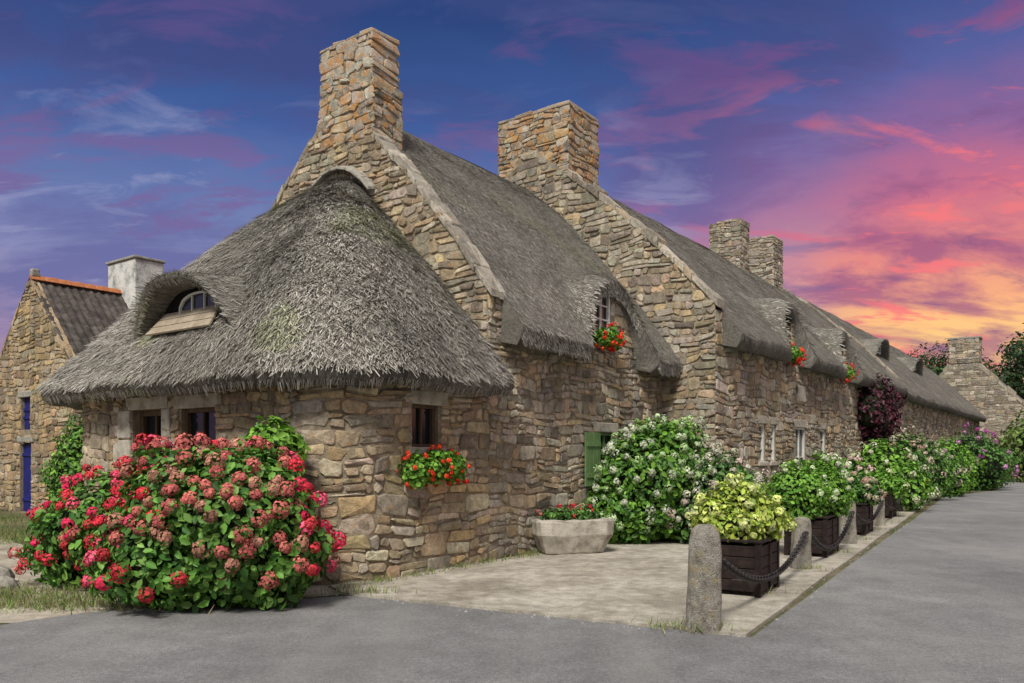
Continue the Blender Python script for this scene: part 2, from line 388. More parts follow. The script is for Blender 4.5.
# ---- thatch straws
def straws(G,n,L,wid,lift,seed,parent,k=1.0,name='thatch_straw',spread=.2):
    R=np.random.default_rng(seed); ni,nj=G.shape[:2]
    a=G[1:,:-1]-G[:-1,:-1]; bb=G[:-1,1:]-G[:-1,:-1]
    ar=np.linalg.norm(np.cross(a,bb),axis=2).ravel()+1e-9
    c=R.choice(ar.size,n,p=ar/ar.sum()); i=c//(nj-1); j=c%(nj-1); fi=R.random(n)[:,None]; fj=R.random(n)[:,None]
    P=(G[i,j]*(1-fi)*(1-fj)+G[i+1,j]*fi*(1-fj)+G[i,j+1]*(1-fi)*fj+G[i+1,j+1]*fi*fj)
    du=G[i+1,j]-G[i,j]; dv=G[i,j+1]-G[i,j]+G[i+1,j+1]-G[i+1,j]
    nn=np.cross(du,dv); nn/=np.linalg.norm(nn,axis=1)[:,None]+1e-9; nn*=np.sign(nn[:,2:3]+1e-6)
    dv/=np.linalg.norm(dv,axis=1)[:,None]+1e-9; du=np.cross(nn,dv)
    l=(L*R.uniform(.4,1.4,n))[:,None]
    q=np.sin(P[:,0]*7.3+np.sin(P[:,2]*9)*2)*np.sin(P[:,1]*6.1+P[:,2]*8.7)+.6*np.sin(P[:,0]*17+P[:,2]*23)*np.sin(P[:,1]*19-P[:,2]*13)
    q2=np.sin(P[:,0]*1.7+1.3*np.sin(P[:,2]*2.1))*np.sin(P[:,1]*1.3+P[:,2]*1.9+1)+.5*np.sin(P[:,0]*3.3-P[:,1]*2.7+P[:,2]*2)
    T=P-dv*l+du*l*(R.normal(size=(n,1))*spread+ q[:,None]*.12)+nn*(lift*R.random((n,1))**1.5*(1+.6*q[:,None])+.004)
    B=P-nn*.012; w=du*(wid*R.uniform(.6,1.5,n))[:,None]
    V=np.stack([B-w,B+w,T+w*.5,T-w*.5],1).reshape(-1,3); Q=np.arange(4*n).reshape(-1,4)
    pal=np.array([(.35,.335,.30),(.43,.41,.37),(.27,.255,.225),(.52,.50,.46),(.14,.13,.11),(.40,.37,.32)])*k
    col=pal[R.integers(0,len(pal),n)]*R.uniform(.7,1.2,(n,1))*(1+.17*q[:,None]+.15*q2[:,None])
    moss=(q2>.75)[:,None]; col=np.where(moss,col*np.array([.9,.96,.78]),col)
    mkq(name,V,Q,M_straw,parent,col=np.clip(col,.02,.7))
def wob(G,amp,seed):
    R=np.random.default_rng(seed); out=G.copy()
    for f,a in ((1.1,1),(2.7,.5),(6,.25),(14,.16)):
        k=R.normal(size=3)*f; k2=R.normal(size=3)*f
        out[...,2]+=amp*a*np.sin(G@k+R.uniform(0,6))*np.cos(G@k2+R.uniform(0,6))
    return out
def arch(x):
    x=abs(x); return max(0,1-x**2.3)**.85 if x<1 else 0
# ============================================================ COTTAGE 1
cot=empty('thatched_cottage',W3(4,3,0))
RE,RR,BU=3.5,7.75,.28
def prof(w,ze,zr,bu): return ze+(zr-ze)*w+bu*math.sin(math.pi*w)
D1=(6.55,1.3,1.5)
def zdorm(s,ds,base):
    z=-9
    for (c,hw,h) in ds:
        if abs(s-c)<hw: z=max(z,base+h*arch((s-c)/hw))
    return z
def smax(a,b,k=.3):
    h=max(k-abs(a-b),0)/k; return max(a,b)+h*h*k*.25
def slope_roof(s0,s1,t0,tr,ze,zr,bu,ds,n,m,seed,drop=.30,pull=.30):
    rows=[]; sg=np.sign(tr-t0); sh=[]
    ss=set(np.linspace(s0,s1,n).tolist())
    for (c,hw,h) in ds: ss|=set(np.linspace(c-hw*1.1,c+hw*1.1,60).tolist())
    ss=sorted(ss)
    for s in ss:
        col=[]; pu=sum(min(1,arch((s-c)/hw)*1.3) for (c,hw,h) in ds)*pull*sg
        x=0
        for (c,hw,h) in ds:
            if abs(s-c)<hw*1.1: x=(s-c)/hw
        sh.append(x)
        for w in np.linspace(0,1,m):
            t=t0+pu+(tr-t0-pu)*w; we=max(0,(t-t0)/(tr-t0)); z=prof(we,ze,zr,bu)
            zd=zdorm(s,ds,ze-.1)
            if zd>0: z=smax(z,zd+.35*w-.10*(1-min(1,w*9))**2)
            col.append(W3(s,t,z))
        rows.append(col)
    G=wob(np.array(rows),.03,seed)
    b=G[:,0].copy(); d=np.array([Vv[0],Vv[1],0])*sg; u3=np.array([U[0],U[1],0]); sh=np.array([x*min(1,abs(x)**1.5) for x in sh])[:,None]
    r1=b+d*.02+np.array([0,0,-drop*.55])-u3*sh*.12; r2=b+d*.1+np.array([0,0,-drop])-u3*sh*.22; r3=b+d*.62+np.array([0,0,-drop+.12])-u3*sh*.22
    full=np.concatenate([np.stack([r3,r2,r1],1),G],1)
    return G,full
def endcap(Fg,k,parent,i=0):
    pts=[Fg[i,j] for j in range(k)]; mk('thatch_end',pts,[tuple(range(k))],M_thatch,parent)
G1,F1=slope_roof(3.24,8.85,-.42,3.35,RE,RR,BU,[D1],90,60,1)
grid('thatch_roof_slope',F1,M_thatch,cot); straws(G1,32000,.13,.006,.02,11,cot); endcap(F1,13,cot)
G1b,F1b=slope_roof(3.24,8.85,7.12,3.35,RE,RR,BU,[],20,14,2); grid('thatch_roof_back',F1b,M_thatch,cot)
fw1=Face(W(0,0),U,-Vv)
op1=[(5.98,6.6,3.82,4.58),(6.15,6.75,1.05,2.0)]
def top1(s): 
    if s<3.26: return 3.98
    return max(RE-.12, min(zdorm(s-.1,[D1],RE-.1),zdorm(s+.1,[D1],RE-.1))-.16)
wallsheet('wall_mortar',fw1,2.95,8.8,top1,op1,cot,step=.08)
def sp1(z):
    if z<RE-.15: iv=[(2.95,8.8)]
    else:
        iv=[(2.95,3.27)] if z<3.95 else []
        xs=[s for s in np.linspace(4.6,8.4,191) if top1(s)>z]
        if xs: iv.append((min(xs),max(xs)))
    out=[]
    for v in iv: out+=sub(v,[(a-.02,b+.02) for (a,b,c,d) in op1 if c-.1<z<d+(.0 if c>3 else .18)])
    return out
stones('wall_stones',fw1,sp1,0,4.9,cot,3,pal=PAL_G+PAL_W[:5],h=(.08,.24),w=(.12,.45))
window(fw1,*op1[0],cot,frame=M_white,depth=.03,nx=2,nz=3,lintel=False,fw=.055)
window(fw1,*op1[1],cot,frame=M_green,depth=.05,nx=2,nz=2)
sh=MB(); 
for i in range(4): sh.fbox(fw1,5.62+i*.13,5.74+i*.13,1.05,2.0,.05,.08)
sh.fbox(fw1,5.64,6.12,1.2,1.28,.081,.1); sh.fbox(fw1,5.64,6.12,1.75,1.83,.081,.1); sh.out('green_shutter',M_green,cot,.004)
fg1=Face(W(2.95,0),Vv,-U)
def gt(t,t0,tr,ze,zr,bu,up):
    w=(t-t0)/(tr-t0); 
    if w>1: w=2-w
    return prof(w,ze,zr,bu)+up
g1=lambda t: gt(t,-.42,3.35,RE,RR,BU,.03)
wallsheet('gable_mortar',fg1,0,6.7,g1,[],cot,thick=.32,step=.2)
def spg1(z):
    xs=[t for t in np.linspace(0.0,6.7,336) if g1(t)>z+.02]; return [(min(xs),max(xs))] if xs else []
stones('gable_stones',fg1,spg1,2.4,7.7,cot,5,pal=PAL_W+PAL_G[:3],h=(.08,.24),w=(.12,.45))
def coping(f,topf,xa,xb,step,thick,parent,seed,pal=PAL_G,h=.08,d0=.03):
    R=random.Random(seed); V=[];F=[];C=[]; x=xa
    while x<xb-.05:
        w=R.uniform(*step); x2=min(x+w,xb); z1,z2=topf(x),topf(x2); hh=h*R.uniform(.4,1.5); a=x+.006;b=x2-.006; dd=d0+R.uniform(-.02,.03)
        nseg=2 if R.random()<.6 else 1; cuts=[-thick,-thick*R.uniform(.35,.65),dd] if nseg==2 else [-thick,dd]
        for k in range(nseg):
            u0,u1=cuts[k]+.005,cuts[k+1]-.005; h2=hh*R.uniform(.7,1.2); tl=R.uniform(-.02,.02)
            P=[f(a,z1-.06,u0),f(b,z2-.06,u0),f(b,z2+h2+tl,u0),f(a,z1+h2-tl,u0),f(a,z1-.06,u1),f(b,z2-.06,u1),f(b,z2+h2,u1),f(a,z1+h2,u1)]
            o=len(V); V+=[np.array(p)+np.array([R.uniform(-.014,.014) for _ in range(3)]) for p in P]
            c=R.choice(pal); q=R.uniform(.7,1.2); c=tuple(v*q for v in c)
            for r in ((0,1,2,3),(4,7,6,5),(0,4,5,1),(1,5,6,2),(2,6,7,3),(3,7,4,0)): F.append([o+i for i in r]); C.append(c)
        x=x2
    mk('gable_coping',V,F,M_stone,parent,col=C,bevel=.012)
LP=[(.47,.43,.36),(.42,.39,.33),(.50,.47,.40),(.36,.33,.28)]
coping(fg1,g1,-.08,2.7,(.12,.34),.36,cot,1,h=.05,pal=LP); coping(fg1,g1,4.0,6.8,(.12,.34),.36,cot,2,h=.05)
def chimney(parent,sc,tc,a,b,z0,z1,seed,lich=True,pal=PAL_G,h=(.1,.22),w=(.18,.5),cap=True,big=.1):
    cs=[(sc-b/2,tc-a/2),(sc-b/2,tc+a/2),(sc+b/2,tc+a/2),(sc+b/2,tc-a/2)]
    P=[W(*c) for c in cs]; m=MB()
    base=[(*p,z0) for p in P]; top=[(*p,z1) for p in P]
    m.hexa([np.array(q) for q in base+top]); m.out('chimney_core',M_mortar,parent,0)
    for i in range(4):
        p,q=P[i],P[(i+1)%4]; d=q-p; L=np.linalg.norm(d); d=d/L; n=np.array([-d[1],d[0]])
        if np.dot(n,(p+q)/2-W(sc,tc))<0: n=-n
        f=Face(p,d,n); stones('chimney_stones',f,lambda z:[(-.02,L+.02)],z0,z1,parent,seed+i,h=h,w=w,pal=pal,mat=M_stoneL if lich else M_stone,pro=.022,gap=.007,big=big)
    if not cap: return
    m=MB(); n=4
    for i in range(n):
        x0=-a/2-.03+(a+.06)*i/n; f=Face(W(sc-b/2-.03,tc),Vv,-U)
        m.fbox(f,x0+.005,x0+(a+.06)/n-.005,z1-.02,z1+.04+RNG.uniform(-.03,.04),-(b+.06),0.0,.018)
    m.out('chimney_cap',M_stoneCap,parent,.02)
M_stoneCap=mat_simple('capstone',[(.2,.17,.13),(.36,.32,.26),(.5,.27,.1)],5,bs=.8,bd=.02)
ASH=[(.46,.44,.38),(.52,.49,.42),(.40,.38,.32),(.44,.39,.31)]
chimney(cot,3.25,3.08,1.26,.60,7.85,8.66,20,h=(.24,.36),w=(.35,.7),pal=ASH)
chimney(cot,3.27,3.08,1.34,.66,6.9,7.85,25,pal=PAL_G+PAL_W[:3]+ASH,cap=False)
LD=2.95
def roundpath(off,r,n=10,s_end=LD,ta=0,tb=6.7,s0=0,r2=None):
    r2=r2 or r
    a,b,c=ta-off,tb+off,s0-off; pts=[]
    pts+= [(s,a) for s in np.linspace(s_end,c+r,8)]
    for k in range(1,n+1):
        q=math.pi/2*k/n; pts.append((c+r-r*math.sin(q),a+r-r*math.cos(q)))
    pts+= [(c,t) for t in np.linspace(a+r,b-r2,24)[1:]]
    for k in range(1,n+1):
        q=math.pi/2*k/n; pts.append((c+r2-r2*math.cos(q),b-r2+r2*math.sin(q)))
    pts+= [(s,b) for s in np.linspace(c+r2,s_end,8)[1:]]
    return pts
wp=Path([W(*p) for p in roundpath(0,.8)])
if np.dot(np.array(wp(1,0,1)[:2])-np.array(wp(1,0,0)[:2]),-Vv)<0: wp.nv*=-1
xR=LD-1.58
opL=[(xR-.26,xR+.26,1.70,2.28),(6.75-.42,6.75+.42,.02,2.28),(5.43-.42,5.43+.42,1.62,2.26)]
wallsheet('annex_mortar',wp,0,wp.L,lambda x:2.66,opL,cot,thick=.4,step=.1,depth=.2)
def spL(z): return sub((0,wp.L),[(a-.015,b+.015) for (a,b,c,d) in opL if c-.08<z<d+.17])
stones('annex_stones',wp,spL,0,2.62,cot,41,h=(.12,.32),w=(.18,.6),pal=PAL_W+[(.53,.42,.27),(.50,.43,.32),(.50,.37,.21)],pro=.024)
window(wp,*opL[0],cot,depth=.1,nx=2,nz=1,fw=.05)
window(wp,*opL[2],cot,depth=.1,nx=2,nz=1,fw=.06)
window(wp,*opL[1],cot,depth=.16,nx=2,nz=1,fw=.09,sill=False)
jb=MB()
for k in range(5):
    jb.fbox(wp,6.75+.44,6.75+.44+(.5 if k%2 else .36),.05+k*.45,.05+k*.45+.43,-.1,.045,.012)
    jb.fbox(wp,6.75-.44-(.3 if k%2 else .22),6.75-.44,.05+k*.45,.05+k*.45+.43,-.1,.045,.012)
jb.out('door_jamb_blocks',M_granite_w,cot,.02)
ep=roundpath(.50,1.6,n=16,s_end=LD-.02,r2=.9)
def arc_resample(pts,n):
    p=np.array(pts); L=np.r_[0,np.cumsum(np.linalg.norm(np.diff(p,axis=0),axis=1))]; x=np.linspace(0,L[-1],n)
    return np.stack([np.interp(x,L,p[:,0]),np.interp(x,L,p[:,1])],1)
E=arc_resample(ep,150); 
rows=[]; NA=40; ZE,ZA=2.66,6.15
for i,(s,t) in enumerate(E):
    a=i/(len(E)-1); q=math.pi*a
    ap=(LD-.02-.42*math.sin(q), 3.2-.5*math.cos(q))
    col=[]
    for w in np.linspace(0,1,NA):
        S=s+(ap[0]-s)*w; T=t+(ap[1]-t)*w
        z=ZE+(ZA-ZE)*w+.26*math.sin(math.pi*w)**.9*(.4+.6*math.sin(q))
        col.append(W3(S,T,z))
    for w in (.25,.5,.75,1):
        S=ap[0]+(LD-.02-ap[0])*w; T=ap[1]+(3.2-ap[1])*w
        col.append(W3(S,T,ZA+.2*math.sin(w*math.pi/2)))
    rows.append(col)
GL=wob(np.array(rows),.05,5)
cen=W3(1.6,3.35,0)
b0=GL[:,0].copy(); inn=(cen-b0); inn[:,2]=0; inn/=np.linalg.norm(inn,axis=1)[:,None]
FL=np.concatenate([np.stack([b0+inn*.66+[0,0,-.05],b0+inn*.12+[0,0,-.24],b0+inn*.01+[0,0,-.13]],1),GL],1)
grid('annex_thatch_roof',FL,M_thatch,cot); straws(GL,66000,.16,.007,.05,12,cot,1.02,spread=.42)
straws(np.stack([b0+[0,0,-.2]+inn*.06,b0+[0,0,.02]],1),5000,.09,.006,.02,13,cot,.8)
straws(np.stack([G1[:,0]+[0,0,-.27],G1[:,0]+[0,0,.02]],1),3500,.07,.006,.015,14,cot,.8)
m=MB()
for k in range(9):
    t0_=2.35+k*.19; zz0=6.50-.5*((t0_-3.2)/.85)**2; t1_=t0_+.18; zz1=6.50-.5*((t1_-3.2)/.85)**2
    m.hexa([np.array(fg1(t0_,zz0,0)),np.array(fg1(t1_,zz1,0)),np.array(fg1(t1_,zz1+.06,0)),np.array(fg1(t0_,zz0+.06,0)),np.array(fg1(t0_,zz0-.06,.2)),np.array(fg1(t1_,zz1-.06,.2+.03*(k%2))),np.array(fg1(t1_,zz1-.01,.2+.03*(k%2))),np.array(fg1(t0_,zz0-.01,.2))])
m.out('crown_weather_slabs',M_granite,cot,.01)
def hood(P,f,hw,H,fl,bl,parent,seed,thick=.17,low=.5,slope=.1,nst=2500):
    """P: window base centre on roof, f: 2D outward dir"""
    f=np.array(f)/np.linalg.norm(f); l=np.array([-f[1],f[0]]); rows=[]
    for x in np.linspace(-1,1,41):
        col=[]
        for y in np.linspace(fl,-bl,16):
            z=P[2]-low+(H+low)*(math.cos(math.pi/2*abs(x)**1.5))+slope*(-y)
            p=np.array(P[:2])+f*(y-.25*abs(x)**2)+l*x*hw; col.append((p[0],p[1],z))
        rows.append(col)
    G=wob(np.array(rows),.015,seed)
    b=G[:,0].copy(); c=np.array([P[0],P[1],P[2]-.3]); 
    inn=c-b; inn-=np.array([f[0],f[1],0])*(inn@np.array([f[0],f[1],0]))[:,None]; inn/=np.linalg.norm(inn,axis=1)[:,None]
    fb=np.array([f[0],f[1],0])
    full=np.concatenate([np.stack([b+inn*thick-fb*(fl+.2),b+inn*thick-fb*.06,b+inn*thick*.5+fb*.02],1),G],1)
    grid('eyebrow_thatch',full,M_thatch,parent)
    if nst: straws(G,nst,.13,.007,.03,seed+1,parent,spread=.35); straws(np.stack([b+inn*thick*.9-fb*.02,b+fb*.02],1),nst//4,.05,.006,.02,seed+2,parent,.8,spread=.4)
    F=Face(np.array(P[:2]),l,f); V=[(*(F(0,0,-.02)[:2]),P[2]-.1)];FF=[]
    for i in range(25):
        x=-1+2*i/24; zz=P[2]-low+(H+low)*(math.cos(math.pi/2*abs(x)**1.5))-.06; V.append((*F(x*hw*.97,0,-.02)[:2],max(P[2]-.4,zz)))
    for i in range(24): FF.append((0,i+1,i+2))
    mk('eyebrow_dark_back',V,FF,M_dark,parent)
    return F
ia=int(np.argmin([abs(c[0]-(-.50))*3+abs(c[1]-3.12) for c in E])); J=8; PW=GL[ia,J].copy()
HF=hood(PW,-U,1.42,.60,.42,1.7,cot,61,thick=.13,nst=4400,low=.45)
def arched(F,x0,x1,z0,zr,h,d,parent,fr):
    V=[];Q=[]; n=14; xs=np.linspace(x0,x1,n); mid=(x0+x1)/2; hw=(x1-x0)/2
    zt=[zr+h*math.sqrt(max(0,1-((x-mid)/hw)**2)) for x in xs]
    G_=[F(x,z0,d) for x in xs]+[F(x,z,d) for x,z in zip(xs,zt)]
    mk('window_glass',G_,[(i,i+1,n+i+1,n+i) for i in range(n-1)],M_glass,parent)
    m=MB()
    def arcbar(k0,k1,d0,d1):
        for i in range(n-1):
            a=[(mid+(xs[i+j]-mid)*k,z0+(zt[i+j]-z0)*k) for j in(0,1) for k in(k0,k1)]
            p=[a[0],a[2],a[3],a[1]]
            m.hexa([np.array(F(x,z,d0)) for x,z in p]+[np.array(F(x,z,d1)) for x,z in p])
    arcbar(.92,1.0,d-.01,d+.035)
    m.fbox(F,x0,x1,z0-.03,z0+.02,d-.01,d+.042); m.fbox(F,x0-.0,x0+.025,z0,zr,d-.01,d+.038); m.fbox(F,x1-.025,x1,z0,zr,d-.01,d+.038)
    for x in (mid-hw*.33,mid+hw*.33): m.fbox(F,x-.010,x+.010,z0,zr+h*.86,d,d+.03)
    m.out('window_frame',fr,parent,.003)
arched(HF,-.30,.62,PW[2]+.02,PW[2]+.17,.17,.02,cot,M_white)
dv=GL[ia,J-3]-GL[ia,J]; dv/=np.linalg.norm(dv); nrm=np.cross(np.array([Vv[0],Vv[1],0]),dv); nrm*=np.sign(nrm[2]); lv=np.array([Vv[0],Vv[1],0])
m=MB(); A=PW+nrm*.05-dv*.1
for k in range(3):
    a0=A+dv*(.02+k*.14); a1=A+dv*(.02+k*.14+.13)
    m.hexa([a0-lv*(.66+.03*k),a0+lv*(.72+.04*k),a1+lv*(.76+.04*k),a1-lv*(.69+.03*k),a0-lv*(.66+.03*k)+nrm*.035,a0+lv*(.72+.04*k)+nrm*.035,a1+lv*(.76+.04*k)+nrm*.035,a1-lv*(.69+.03*k)+nrm*.035])
m.out('eyebrow_sill_board',M_sill,cot,.006)
# ============================================================ COTTAGE 2 / 3
TF=-1.15; TE=-1.57; TB=7.85
cot2=empty('thatched_cottage',W3(17,3,0)); cot3=empty('thatched_cottage',W3(39,3,0))
E2,R2,B2=4.05,8.55,.25
D2=[(13.35,1.0,1.45),(18.35,1.0,1.4)]
G2,F2=slope_roof(9.12,26.2,TE,3.35,E2,R2,B2,D2,150,44,21); grid('thatch_roof_slope',F2,M_thatch,cot2); straws(G2,27000,.15,.009,.024,22,cot2); endcap(F2,10,cot2)
Gx,Fx=slope_roof(9.12,26.2,TB+.42,3.35,E2,R2,B2,[],30,14,23); grid('thatch_roof_back',Fx,M_thatch,cot2)
G3,F3=slope_roof(26.2,52,TE,3.35,E2-.1,R2+.0,B2,[],150,24,24); grid('thatch_roof_slope',F3,M_thatch,cot3); straws(G3,14000,.3,.013,.04,25,cot3,.95)
Gx,Fx=slope_roof(26.2,52,TB+.42,3.35,E2-.1,R2+.0,B2,[],30,14,26); grid('thatch_roof_back',Fx,M_thatch,cot3)
fw2=Face(W(0,TF),U,-Vv)
op2=[(12.85,13.7,4.1,5.05),(17.85,18.7,4.1,5.05),(11.35,11.72,1.45,2.3),(12.1,12.45,1.45,2.3),(14.0,14.85,.02,2.3),(16.2,16.7,1.4,2.3)]
def top2(s): 
    if s<9.2: return 4.5
    return max(E2-.15, min(zdorm(s-.08,D2,E2-.1),zdorm(s+.08,D2,E2-.1))-.16)
wallsheet('wall_mortar',fw2,8.8,26.2,top2,op2,cot2,step=.1)
def sp2(z):
    if z<E2-.15: iv=[(8.8,26.2)]
    else:
        iv=[(8.8,9.22)] if z<4.5 else []
        for (c,hw,h) in D2:
            xs=[s for s in np.linspace(c-hw,c+hw,80) if top2(s)>z]
            if xs: iv.append((min(xs),max(xs)))
    out=[]
    for v in iv: out+=sub(v,[(a-.02,b+.02) for (a,b,c,d) in op2 if c-.1<z<d+(0 if c>3 else .18)])
    return out
stones('wall_stones',fw2,sp2,0,5.4,cot2,33,pal=PAL_G+PAL_W[:6],h=(.1,.28),w=(.16,.55))
for i,o_ in enumerate(op2): window(fw2,*o_,cot2,frame=M_white if i!=0 and i!=1 else M_wood_brown,depth=.06,nx=2 if i in(0,1,4) else 1,nz=3,fw=.05,sill=(i!=4),lm=M_granite_w,lintel=(i>1))
pl=MB(); pl.fbox(fw2,14.1,14.7,2.95,3.35,-.02,.06); pl.out('carved_stone_panel',M_granite_w,cot2,.02)
fg2=Face(W(8.8,0),Vv,-U)
g2=lambda t: gt(t,TE,3.35,E2,R2,B2,.16)
wallsheet('gable_mortar',fg2,TF,TB,g2,[],cot2,thick=.36,step=.2)
def spg2(z):
    xs=[t for t in np.linspace(TF,TB,451) if g2(t)>z+.03]
    if not xs: return []
    lo,hi=min(xs),max(xs)
    if z<RE+.1: return [(lo,.35)]
    ts=[t for t in np.linspace(-.4,3.35,76) if gt(t,-.42,3.35,RE,RR,BU,0)>z+.4]
    if ts: return [(lo,max(lo+.2,min(ts)))]
    return [(lo,hi)]
stones('gable_stones',fg2,spg2,0,8.6,cot2,35,pal=PAL_G+PAL_W[:4],h=(.1,.27),w=(.16,.5))
coping(fg2,g2,TF-.06,2.35,(.14,.4),.4,cot2,3,h=.11,pal=PAL_G+LP[:2]); coping(fg2,g2,4.2,TB+.08,(.14,.4),.4,cot2,4,h=.11)
chimney(cot2,9.5,3.3,1.95,1.3,7.8,9.52,50,pal=PAL_G+PAL_W[:4],h=(.1,.24),w=(.14,.45))
chimney(cot2,21.2,3.35,1.1,.85,8.0,9.8,54,lich=False); chimney(cot2,24.3,3.1,.95,1.1,7.8,9.85,58,lich=False)
wallsheet('wall_mortar',fw2,26.2,52,lambda s:E2-.2,[],cot3,step=1)
stones('wall_stones',fw2,lambda z:[(26.2,52)],0,3.9,cot3,71,pal=PAL_G+PAL_W[:5],h=(.16,.3),w=(.3,.8))
fg3=Face(W(26.2,0),Vv,-U)
fg4=Face(W(51.9,0),Vv,U)
wallsheet('gable_mortar',fg4,TF,TB,lambda t:gt(t,TE,3.35,E2-.1,R2,B2,-.1),[],cot3,thick=.4)
coping(fg3,lambda t:gt(t,TE,3.35,E2,R2,B2,.03),TF-.1,3.35,(.3,.5),.3,cot3,5,h=.06)
for sc in (29.5,37.5):
    w=.36; P=W3(sc,TE+(3.35-TE)*w,prof(w,E2-.1,R2,B2)); F=hood(P,-Vv,1.6,.6,.4,1.8,cot3,int(sc*3),nst=1200,low=.7,thick=.12)
    window(F,-.6,.6,P[2]+.02,P[2]+.4,cot3,frame=M_white,depth=-.01,nx=3,nz=1,lintel=False,sill=False)
# ============================================================ LEFT BACKGROUND HOUSE
h=empty('stone_house',(-13.3,23,0)); pk=np.array([-13.25,22.0]); HWd=2.35; HL=8
fh=Face(pk,-Vv,-U); gh=lambda x: 6.4-(abs(x))*1.06
opH=[(-.62,.06,.02,1.95),(-.55,.0,2.3,3.2)]
wallsheet('gable_mortar',fh,-HWd,HWd,gh,opH,h,step=.25)
stones('gable_stones',fh,lambda z: [] if (6.4-z)/1.06<.1 else sub((-min(HWd,(6.4-z)/1.06),min(HWd,(6.4-z)/1.06)),[(a-.02,b+.02) for (a,b,c,d) in opH if c-.05<z<d+.1]),0,6.35,h,81,pal=[(.48,.35,.19),(.39,.29,.17),(.27,.21,.14),(.43,.36,.26)],h=(.12,.26),w=(.2,.5))
for o_ in opH:
    m=MB()
    for i in range(4):
        a=o_[0]+(o_[1]-o_[0])*i/4; m.fbox(fh,a+.004,a+(o_[1]-o_[0])/4-.004,o_[2],o_[3],-.12,-.08)
    m.fbox(fh,o_[0],o_[1],o_[2]+.3,o_[2]+.38,-.08,-.05); m.fbox(fh,o_[0],o_[1],o_[3]-.38,o_[3]-.3,-.08,-.05)
    m.out('blue_shutter',M_blue,h,.004)
m=MB()
for (a,b,c,d) in opH: m.fbox(fh,a-.15,b+.15,d+.005,d+.16,-.1,.04,.01)
m.out('lintels',M_granite,h,.015)
fs=Face(pk+(-Vv)*HWd,U,-Vv); wallsheet('side_wall',fs,0,HL,lambda x:3.9,[],h)
stones('side_stones',fs,lambda z:[(0,HL)],0,3.85,h,82,h=(.15,.28),w=(.2,.6))
for sg in (1,-1):
    rows=[]
    for x in np.linspace(-.03,HL,240):
        rows.append([(*(pk+U*x-Vv*sg*(w*(HWd+.25))),6.42-w*(HWd+.25)*1.06+.03*math.sin(x*2*math.pi/.22)+.07-.05*((w*14)%1)) for w in np.linspace(0,1,43)])
    grid('tile_roof',np.array(rows),M_slate,h)
m=MB(); f=Face(pk,U,-Vv)
for i in range(int(HL/.35)):
    x=i*.35; m.hexa([np.array(f(x,6.42,-.16)),np.array(f(x+.34,6.42,-.16)),np.array(f(x+.34,6.58+.01*(i%2),-.04)),np.array(f(x,6.56,-.04)),np.array(f(x,6.42,.16)),np.array(f(x+.34,6.42,.16)),np.array(f(x+.34,6.58,.04)),np.array(f(x,6.56,.04))])
m.out('ridge_tiles',M_terra,h,.02)
coping(fh,lambda x:gh(x)+.02,-2.6,2.6,(.16,.3),.2,h,9,h=.07,pal=[(.46,.35,.22),(.36,.27,.18)])
m=MB(); m.fbox(Face(pk+U*0,-Vv,-U),-.1,.1,6.5,6.75,-.22,.0,.02); m.out('finial_stone',M_granite,h,.04)
m=MB(); f=Face(pk+U*2.5,-Vv,-U); m.fbox(f,-.72,.85,5.8,7.40,-.9,0); m.out('chimney_stack',M_render,h,.03)
m=MB(); m.fbox(f,-.77,.90,7.402,7.48,-.95,.05); m.out('chimney_cap',M_granite,h,.02)
# ============================================================ RIGHT FAR HOUSE
h=empty('stone_house',(35,62,0)); pk=np.array([33.9,60.0]); fh=Face(pk,-Vv,-U); gh=lambda x: 9.2-abs(x)*1.05
wallsheet('gable_mortar',fh,-5,5,gh,[],h,step=.5)
stones('gable_stones',fh,lambda z:[(-min(5,(9.2-z)/1.05),min(5,(9.2-z)/1.05))] if z<9 else [],0,9.1,h,91,pal=PAL_G,h=(.2,.4),w=(.35,.9))
for sg in(1,-1):
    rows=[[(*(pk+U*x-Vv*sg*w*5.4),9.35-w*5.4*1.05) for w in np.linspace(0,1,12)] for x in np.linspace(.4,14,40)]
    G=wob(np.array(rows),.05,9+sg); grid('thatch_roof',G,M_thatch,h)
coping(fh,gh,-5.3,5.3,(.3,.6),.5,h,12,h=.3,pal=PAL_G)
f=Face(pk,-Vv,-U)
m=MB(); m.fbox(f,-1.0,1.0,8.5,10.3,-1.2,.05); m.out('chimney_core',M_mortar,h,0)
stones('chimney_stones',Face(pk-U*.06,-Vv,-U),lambda z:[(-1.0,1.0)],8.5,10.3,h,93,pal=PAL_G,h=(.2,.35),w=(.3,.7))
stones('chimney_stones_side',Face(pk-Vv*1.02,U,-Vv),lambda z:[(0,1.2)],8.5,10.3,h,94,pal=PAL_G,h=(.2,.35),w=(.3,.7))
m=MB(); m.fbox(f,-1.1,1.1,10.3,10.45,-1.3,.12); m.out('chimney_cap',M_granite,h,.03)
